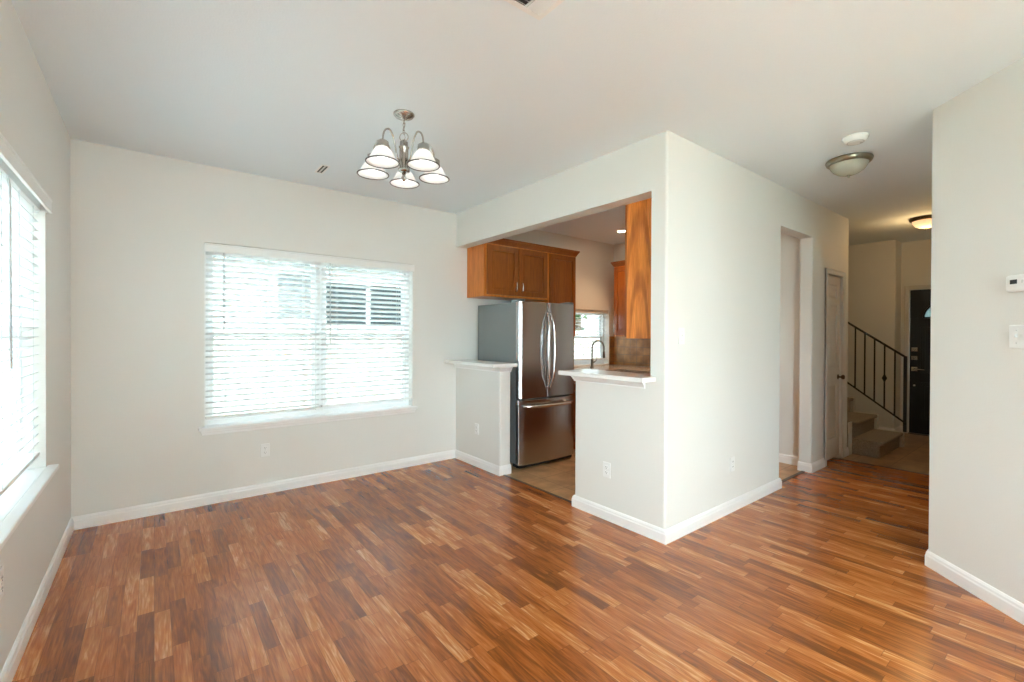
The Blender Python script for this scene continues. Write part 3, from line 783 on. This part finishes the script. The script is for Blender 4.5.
# air register near the top edge of the view
VX, VY = 1.238, 1.398; vs_ = .30
ar = thing('air_register', 'square white air register in the ceiling above the room', 'air register', (VX-vs_/2, VY-vs_/2, H))
fm = MB(); t = .022
for a, b in (((VX-vs_, VY-t), (VX, VY)), ((VX-vs_, VY-vs_), (VX, VY-vs_+t)), ((VX-vs_, VY-vs_+t), (VX-vs_+t, VY-t)), ((VX-t, VY-vs_+t), (VX, VY-t))):
    fm.cbox((*a, H-.007), (*b, H), .002)
obj('frame', fm, VALM, ar)
obj('duct_opening', MB().box((VX-vs_+t, VY-vs_+t, H-.0016), (VX-t, VY-t, H-.0004)), SLOT, ar)
lv = MB()
for i in range(4):
    x = VX-t-.012-i*.017
    lv.add([(x-.001, VY-vs_+t, H-.001), (x+.009, VY-vs_+t, H-.009), (x+.009, VY-t, H-.009), (x-.001, VY-t, H-.001), (x-.001, VY-vs_+t, H-.002), (x+.009, VY-vs_+t, H-.010), (x+.009, VY-t, H-.010), (x-.001, VY-t, H-.002)],
           [(0, 1, 2, 3), (7, 6, 5, 4), (0, 4, 5, 1), (1, 5, 6, 2), (2, 6, 7, 3), (3, 7, 4, 0)])
x1 = VX-t-.012-4*.017+.006
lv.box((x1-.002, VY-vs_+t, H-.009), (x1+.002, VY-t, H-.001))
n = 12
for i in range(n):
    y = VY-t-.010-i*(vs_-2*t-.02)/(n-1)
    lv.add([(VX-vs_+t, y+.006, H-.001), (VX-vs_+t, y-.004, H-.009), (x1, y-.004, H-.009), (x1, y+.006, H-.001), (VX-vs_+t, y+.006, H-.002), (VX-vs_+t, y-.004, H-.010), (x1, y-.004, H-.010), (x1, y+.006, H-.002)],
           [(0, 1, 2, 3), (7, 6, 5, 4), (0, 4, 5, 1), (1, 5, 6, 2), (2, 6, 7, 3), (3, 7, 4, 0)])
obj('louvres', lv, VALM, ar)
# small slot vent near the back wall
sv = thing('ceiling_slot_vent', 'small narrow slot vent in the ceiling left of the chandelier', 'vent', (1.032, 3.712, H))
fm = MB(); a0, a1, b0, b1 = 1.012, 1.052, 3.620, 3.800
for a, b in (((a0-.012, b0-.012), (a1+.012, b0)), ((a0-.012, b1), (a1+.012, b1+.012)), ((a0-.012, b0), (a0, b1)), ((a1, b0), (a1+.012, b1))):
    fm.cbox((*a, H-.005), (*b, H), .0015)
obj('frame', fm, VALM, sv)
obj('slot', MB().box((a0, b0, H-.0014), (a1, b1, H-.0004)), SLOT, sv)
obj('blade', MB().box((a0+.014, b0, H-.004), (a0+.026, b1, H-.0015)), CORD, sv)
# recessed lights in the kitchen
def can(label, x, y, e):
    r = thing('recessed_light', label, 'recessed light', (x, y, H), 'recessed lights in the kitchen ceiling')
    obj('trim_ring', MB().lathe([(.046, H-.001), (.070, H), (.070, H-.004), (.060, H-.008), (.046, H-.006), (.046, H-.001)], (x, y, 0), 28), PLATE, r)
    obj('lens', MB().lathe([(0, H-.0035), (.046, H-.0035), (.046, H-.0015), (0, H-.0015)], (x, y, 0), 24), LED, r)
    l = bpy.data.lights.new('recessed_lamp', 'SPOT'); l.energy = e; l.color = (1, .66, .38); l.spot_size = math.radians(115); l.spot_blend = .9; l.shadow_soft_size = .05
    q = bpy.data.objects.new('recessed_lamp', l); COL.objects.link(q); q.location = (x, y, H-.02)
can('lit recessed light in the kitchen ceiling beside the oak side panel', 4.533, 3.573, 7)
can('added recessed light out of view in the kitchen ceiling toward the hall side', 4.10, 2.45, 4)  # extra lamp added out of view to light the kitchen

# ------------------------------------------------------------------ outlets, switches, thermostat (built facing -y at the origin)
def toplate(name, label, cat, w_, h_, kind, group=None):
    r = thing(name, label, cat, (0, 0, 0), group)
    obj('plate', MB().cbox((-w_/2, -.006, -h_/2), (w_/2, 0, h_/2), .0025), PLATE, r)
    if kind == 'outlet':
        for zc in (.019, -.019):
            mb = MB().prism(rounded([(-.016, -.0135), (.016, -.0135), (.016, .0135), (-.016, .0135)], {0: .006, 1: .006, 2: .006, 3: .006}, 3), 0, .0025, mat=Matrix.Translation((0, -.0055, zc)) @ Matrix.Rotation(R90, 4, 'X'))
            so = obj('socket', mb, VALM, r)
            sm = MB().box((-.0075, -.0086, zc-.001), (-.0050, -.0078, zc+.008)).box((.0050, -.0086, zc-.001), (.0075, -.0078, zc+.007)).cyl((0, -.0078, zc-.007), (0, -.0086, zc-.007), .0026, 8)
            obj('slots', sm, SLOT, so)
        obj('screw', MB().cyl((0, -.0055, 0), (0, -.0072, 0), .003, 10), CORD, r)
    else:
        nsw = kind
        for i in range(nsw):
            xc = (i-(nsw-1)/2)*.044
            obj('toggle', MB().cbox((xc-.0045, -.016, -.002), (xc+.0045, -.004, .010), .0015).box((xc-.006, -.0068, -.013), (xc+.006, -.0055, .013)), VALM, r)
            obj('screw', MB().cyl((xc, -.0055, .030), (xc, -.0072, .030), .003, 8).cyl((xc, -.0055, -.030), (xc, -.0072, -.030), .003, 8), CORD, r)
    return r
G = 'white outlets low on the walls'
o0 = toplate('wall_outlet', 'white outlet on the back wall under the wide window', 'outlet', .068, .108, 'outlet', G)
o0.location = (.716, Y0, .358)
copy_tree(o0, (XA, 2.116, .355), -R90, 'white outlet on the half wall beside the white pillar', G)
copy_tree(o0, (XA, 3.774, .373), -R90, 'white outlet on the short half wall beside the refrigerator', G)
copy_tree(o0, (3.395, YB, .353), 0, 'white outlet on the hall wall right of the pillar corner', G)
copy_tree(o0, (X0, 2.395, .415), R90, 'white outlet on the left wall under the left window', G)
s1 = toplate('light_switch', 'single white light switch on the hall wall right of the pillar', 'light switch', .068, .108, 1)
s1.location = (2.699, YB, 1.309)
dn = math.atan2(dR.y, dR.x)                       # direction along the diagonal wall
rotd = dn                              # plate faces the room
s2 = toplate('light_switch', 'double white light switch below the thermostat on the right wall', 'light switch', .112, .108, 2)
pc = .448+.056; s2.location = (RX+dR.x*pc, RY+dR.y*pc, 1.312); s2.rotation_euler = (0, 0, rotd)
th_ = thing('thermostat', 'small white thermostat on the right wall above the switch', 'thermostat', (0, 0, 0))
obj('housing', MB().cbox((-.065, -.028, -.038), (.065, 0, .038), .010), PLATE, th_)
obj('display', MB().cbox((-.040, -.0295, -.004), (-.008, -.027, .016), .001), BLACK, th_)
obj('buttons', MB().cbox((.012, -.031, -.002), (.022, -.027, .012), .002).cbox((.030, -.031, -.002), (.040, -.027, .012), .002), CORD, th_)
pc = .424+.090; th_.location = (RX+dR.x*pc, RY+dR.y*pc, 1.560); th_.rotation_euler = (0, 0, rotd)

# ------------------------------------------------------------------ closet door in the hall wall (door_1)
d1 = sroot('door_1', (5.57, YB, 0))
cas = MB()
def casing(mb, P, u0, u1, zt, w_=.055):
    mb.cbox(P(u0-w_, 0, 0), P(u0, .014, zt+w_), .003); mb.cbox(P(u1, 0, 0), P(u1+w_, .014, zt+w_), .003)
    mb.cbox(P(u0-w_, 0, zt), P(u1+w_, .0145, zt+w_), .003)
    mb.cbox(P(u0-w_, 0, 0), P(u0-w_+.012, .020, zt+w_), .003); mb.cbox(P(u1+w_-.012, 0, 0), P(u1+w_, .020, zt+w_), .003)
    mb.cbox(P(u0-w_, 0, zt+w_-.012), P(u1+w_, .0205, zt+w_), .003)
Pd = lambda u, n, z: (u, YB-n, z)
casing(cas, Pd, 5.350, 5.795, 1.948); obj('casing', cas, DOORW, d1)
lf = MB(); zs = [.035, .225, .800, .985, 1.655, 1.700, 1.850, 1.945]
ua, ub = 5.354, 5.791; st = .095; yf = YB+.012; yb_ = YB+.045
lf.cbox((ua, yf, .035), (ua+st, yb_, 1.945), .002); lf.cbox((ub-st, yf, .035), (ub, yb_, 1.945), .002)
for a, b in ((.035, .245), (.800, .985), (1.640, 1.705), (1.850, 1.945)): lf.cbox((ua+st, yf, a), (ub-st, yb_, b), .002)
lf.box((ua+st, yf+.012, .1), (ub-st, yb_-.004, 1.9))
for a, b in ((.245, .800), (.985, 1.640), (1.705, 1.850)):
    x0, x1 = ua+st, ub-st; k = .03
    lf.add([(x0+.008, yf+.012, a+.008), (x1-.008, yf+.012, a+.008), (x1-.008, yf+.012, b-.008), (x0+.008, yf+.012, b-.008), (x0+k, yf+.003, a+k), (x1-k, yf+.003, a+k), (x1-k, yf+.003, b-k), (x0+k, yf+.003, b-k)],
           [(0, 1, 5, 4), (1, 2, 6, 5), (2, 3, 7, 6), (3, 0, 4, 7), (4, 5, 6, 7)])
leaf = obj('door_leaf', lf, DOORW, d1)
KM = Matrix.Translation((ub-.055, yf, .880)) @ Matrix.Rotation(R90, 4, 'X')
obj('door_knob', MB().lathe([(0, 0), (.027, 0), (.027, .005), (.010, .010), (.009, .028), (.022, .036), (.026, .048), (.020, .060), (0, .064)], (0, 0, 0), 20, mat=KM), BRONZE, leaf)

# front door (door_2)
d2 = sroot('door_2', (8.05, 1.02, 0))
cas = MB(); Pf = lambda u, n, z: (8.05-n, u, z)
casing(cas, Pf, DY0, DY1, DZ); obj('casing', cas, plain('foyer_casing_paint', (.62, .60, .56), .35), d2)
xf = 8.065
FR, FZ, ymm = .285, 1.563, (DY0+DY1)/2
lf = MB().cbox((xf, DY0+.003, .012), (xf+.045, DY1-.003, FZ), .002)
MX = Matrix(((0, 0, 1, 0), (1, 0, 0, 0), (0, 1, 0, 0), (0, 0, 0, 1)))
for sg in (-1, 1):
    ye = DY0+.003 if sg < 0 else DY1-.003
    arcp = [(ymm+sg*FR*math.cos(math.pi/2*i/12), FZ+FR*.85*math.sin(math.pi/2*i/12)) for i in range(13)]
    lf.prism([(ye, FZ), *arcp, (ymm, DZ-.003), (ye, DZ-.003)], xf, xf+.045, mat=MX)
def raised(y0, y1, z0, z1):
    for a, b, c, d_ in ((y0, y1, z0, z0+.018), (y0, y1, z1-.018, z1), (y0, y0+.018, z0, z1), (y1-.018, y1, z0, z1)):
        lf.cbox((xf-.007, a, c), (xf+.001, b, d_), .003)
    lf.cbox((xf-.005, y0+.045, z0+.045), (xf+.001, y1-.045, z1-.045), .004)
ym = (DY0+DY1)/2
for y0, y1 in ((DY0+.10, ym-.045), (ym+.045, DY1-.115)):
    raised(y0, y1, .20, .70); raised(y0, y1, .82, 1.45)
leaf = obj('door_leaf', lf, DOORB, d2)
# half-round light
fan = [(FR*math.cos(math.pi*i/24), FR*.85*math.sin(math.pi*i/24)) for i in range(25)]
MF = Matrix(((0, 0, -1, xf), (1, 0, 0, ym), (0, 1, 0, FZ), (0, 0, 0, 1)))
obj('fan_light', MB().prism(fan, -.024, -.019, mat=MF), glass_mat('fan_glass', (.085, .10, .095), .05), leaf)
lf2 = MB().tube([MF @ Vector((x, y, .006)) for x, y in fan] , .012, 8)
lf2.tube([MF @ Vector((-FR, 0, .006)), MF @ Vector((FR, 0, .006))], .012, 8)
obj('fan_light_frame', lf2, DOORB, leaf)
ld = MB()
for i in range(1, 6):
    a = math.pi*i/6; ld.tube([MF @ Vector((.08*math.cos(a), .07*math.sin(a), .006)), MF @ Vector((FR*math.cos(a), FR*.85*math.sin(a), .006))], .003, 6)
ld.tube([MF @ Vector((.09*math.cos(math.pi*i/12), .08*math.sin(math.pi*i/12), .006)) for i in range(13)], .003, 6)
ld.tube([MF @ Vector((.20*math.cos(math.pi*i/12), .17*math.sin(math.pi*i/12), .006)) for i in range(13)], .003, 6)
obj('leading', ld, plain('lead_came', (.2, .2, .2), .4, .8), leaf)
yk = 1.457
for zz in (1.140, 1.025):
    obj('deadbolt', MB().cbox((xf-.012, yk-.032, zz-.028), (xf, yk+.032, zz+.028), .004).cyl((xf-.012, yk, zz), (xf-.022, yk, zz), .012, 16), NICKEL, leaf)
hl = MB().cbox((xf-.012, yk-.032, .845), (xf, yk+.032, .905), .004).cyl((xf-.012, yk, .876), (xf-.045, yk, .876), .010, 14)
hl.tube([(xf-.045, yk+.005, .876), (xf-.048, yk-.04, .876), (xf-.044, yk-.11, .872)], .008, 10)
obj('door_handle', hl, NICKEL, leaf)
obj('viewer', MB().cyl((xf-.006, yk+.0, .655), (xf+.001, yk+.0, .655), .012, 14), PLATE, leaf)
obj('threshold', MB().box((8.03, DY0, 0), (8.12, DY1, .012)), DNICKEL, d2)
struct('trim_6', MB().box((8.12, DY0, 0), (8.2, DY1, .01)), TILE)

# ------------------------------------------------------------------ staircase
sx0, sx1 = 6.125, 6.955; rise, run = .178, .243; y_first = 1.372
stc = thing('staircase', 'beige carpeted staircase with white skirt boards beside the front door', 'staircase', (6.54, 1.9, 0))
for i in range(9):
    yy = y_first+i*run; zz = rise*(i+1)
    z0 = 0 if i < 2 else zz-rise*1.6
    # riser box plus a rounded nosing
    m = MB(); prof = [(yy+.012, z0), (yy+.012, zz-.045), (yy-.016, zz-.036), (yy-.022, zz-.018), (yy-.016, zz-.003), (yy-.004, zz), (yy+run+.02, zz), (yy+run+.02, z0)]
    xl = sx0 if i < 2 else sx0
    vs = [(xl, y, z) for y, z in prof]+[(sx1, y, z) for y, z in prof]; k = len(prof)
    m.add(vs, [tuple(range(k)), tuple(range(k, 2*k))[::-1]]+[(j, (j+1) % k, k+(j+1) % k, k+j) for j in range(k)])
    obj('step', m, CARPET, stc, bevel=.006)
    # white end board at the open right side of each step
    sk = MB().cbox((sx1, yy-.018, (0 if i == 0 else zz-rise-.03)), (sx1+.075, yy+run+.012, zz+.002), .004)
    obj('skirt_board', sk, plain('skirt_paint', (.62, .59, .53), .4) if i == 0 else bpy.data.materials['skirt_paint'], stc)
obj('skirt_board', MB().cbox((6.022, 1.628, 0), (6.115, 1.645, .36), .003), bpy.data.materials['skirt_paint'], stc)
rl = thing('stair_railing', 'black iron stair railing with one knuckled baluster', 'railing', (7.0, 1.36, 0))
xr = 7.0
def zt(y): return 1.068+(y-1.345)*.735
def zl(y): return .287+(y-1.345)*.755
yend = 3.0
obj('handrail', MB().tube([(xr, 1.345, zt(1.345)), (xr, yend, zt(yend))], .0125, 8), IRON, rl)
obj('lower_rail', MB().tube([(xr, 1.345, zl(1.345)), (xr, yend, zl(yend))], .010, 8), IRON, rl)
obj('newel_post', MB().cbox((xr-.016, 1.330, rise+.0025), (xr+.016, 1.362, zt(1.345)+.012), .003), IRON, rl)
for i in range(14):
    y = 1.345+.0985*(i+1)
    m = MB().cbox((xr-.0075, y-.0075, zl(y)), (xr+.0075, y+.0075, zt(y)), .0015)
    if i == 1:
        pass
    bo = obj('baluster', m, IRON, rl)
    if i in (1, 9):
        zc = .806
        if i == 9: zc = zl(y)+.42
        obj('knuckle', MB().lathe([(.008, zc-.040), (.014, zc-.036), (.012, zc-.028), (.022, zc-.014), (.026, zc), (.022, zc+.014), (.012, zc+.028), (.014, zc+.036), (.008, zc+.040)], (xr, y, 0), 16), IRON, bo)

# ------------------------------------------------------------------ outdoors, seen through the blinds
GZ = -.30
tag(obj('lawn', MB().box((-14, -14, GZ-.1), (26, 26, GZ)), LAWN), 'pale grass yard outside beyond the windows', 'grass', kind='stuff')
struct('floor_bounce_slab', MB().box((X0-2.7, -6, GZ), (X0-.17, 9, GZ+.03)).box((X0-.17, Y0+.17, GZ), (9, 6.2, GZ+.03)), plain('bounce_slab_pale', (.62, .61, .58), .8, var=.08))  # pale slab added outside to bounce daylight up to the ceiling
def fence(label, x0, x1, y, axis='y', top=1.42, group='wooden yard fences outside'):
    r = thing('wood_fence', label, 'fence', ((x0+x1)/2, y, GZ) if axis == 'y' else (y, (x0+x1)/2, GZ), group)
    def P(u, n, z): return (u, y+n, z) if axis == 'y' else (y+n, u, z)
    rnd = random.Random(4); mb = MB(); x = x0
    while x < x1:
        w_ = .135; zt_ = top+rnd.uniform(-.006, .006)
        mb.box(P(x, 0, GZ+.03), P(x+w_, .016, zt_)); x += w_+.012
    obj('boards', mb, FENCEM, r)
    obj('rails', MB().box(P(x0, .017, GZ+.3), P(x1, .055, GZ+.39)).box(P(x0, .017, top-.35), P(x1, .055, top-.26)), FENCEM, r)
fence('sunlit vertical board fence behind the back window', -3.5, 11.5, 6.7)
fence('board fence beyond the left wall window', -3.0, 6.68, -3.5, 'x')
nh = thing('neighbour_house', 'white sided neighbour house with dark windows behind the fence', 'house', (2.6, 11, GZ))
hm = MB(); hx0, hx1, hz1 = -1.2, 5.6, 2.75
hm.box((hx0, 9.0, GZ), (hx1, 13, hz1))
for i in range(17):
    z = GZ+.18*i
    hm.add([(hx0, 8.999, z), (hx1, 8.999, z), (hx1, 8.975, z), (hx0, 8.975, z), (hx0, 8.999, z+.175), (hx1, 8.999, z+.175)], [(0, 1, 2, 3), (3, 2, 5, 4)])
obj('siding', hm, SIDING, nh)
rf = MB().prism([(8.5, 2.70), (11, 3.9), (13.5, 2.70), (13.5, 2.80), (11, 4.02), (8.5, 2.82)], hx0-.3, hx1+.3, mat=Matrix(((0, 0, 1, 0), (1, 0, 0, 0), (0, 1, 0, 0), (0, 0, 0, 1))))
obj('roof', rf, ROOFM, nh)
def nwin(x0, x1, z0, z1, mull=None, mat=NGLASS):
    m = MB(); t = .07
    m.box((x0-t, 8.93, z0-t), (x1+t, 8.99, z0)); m.box((x0-t, 8.93, z1), (x1+t, 8.99, z1+t)); m.box((x0-t, 8.93, z0), (x0, 8.99, z1)); m.box((x1, 8.93, z0), (x1+t, 8.99, z1))
    for q in (mull or []): m.box((q-.04, 8.93, z0), (q+.04, 8.985, z1))
    f = obj('window_frame', m, VINYL, nh)
    obj('pane', MB().box((x0, 8.955, z0), (x1, 8.974, z1)), mat, f)
nwin(2.56, 4.20, 1.52, 2.30, [3.37])
nwin(1.72, 2.30, 1.58, 2.40, None, plain('curtained_pane', (.20, .21, .21), .4))
# tree beyond the sink window
def tree(label, x, y, r, zc, seed, cr=LEAF):
    t = thing('garden_tree', label, 'tree', (x, y, GZ), 'trees beyond the fence')
    rnd = random.Random(seed)
    obj('trunk', MB().tube([(x, y, GZ+.02), (x+.05, y, zc*.6), (x, y+.05, zc)], [.16, .12, .07], 10), BARK, t)
    mb = MB()
    for i in range(1800):
        a = rnd.uniform(0, 2*math.pi); b = math.acos(rnd.uniform(-1, 1)); rr = r*(rnd.uniform(.4, 1))**.6*(1+.2*math.sin(3*a)*math.sin(4*b))
        p = Vector((x+rr*math.sin(b)*math.cos(a), y+rr*math.sin(b)*math.sin(a), zc+rr*.85*math.cos(b)))
        q = Matrix.Rotation(rnd.uniform(0, 6.3), 3, 'Z') @ Matrix.Rotation(rnd.uniform(0, 3), 3, 'X')
        s = .11
        mb.add([p+q @ Vector(v) for v in ((-s, 0, 0), (0, -s*.5, .01), (s, 0, 0), (0, s*.5, .01))], [(0, 1, 2, 3)])
    obj('foliage', mb, cr, t)
tree('leafy green tree seen through the kitchen sink window', 9.3, 8.9, 1.9, 3.2, 2)
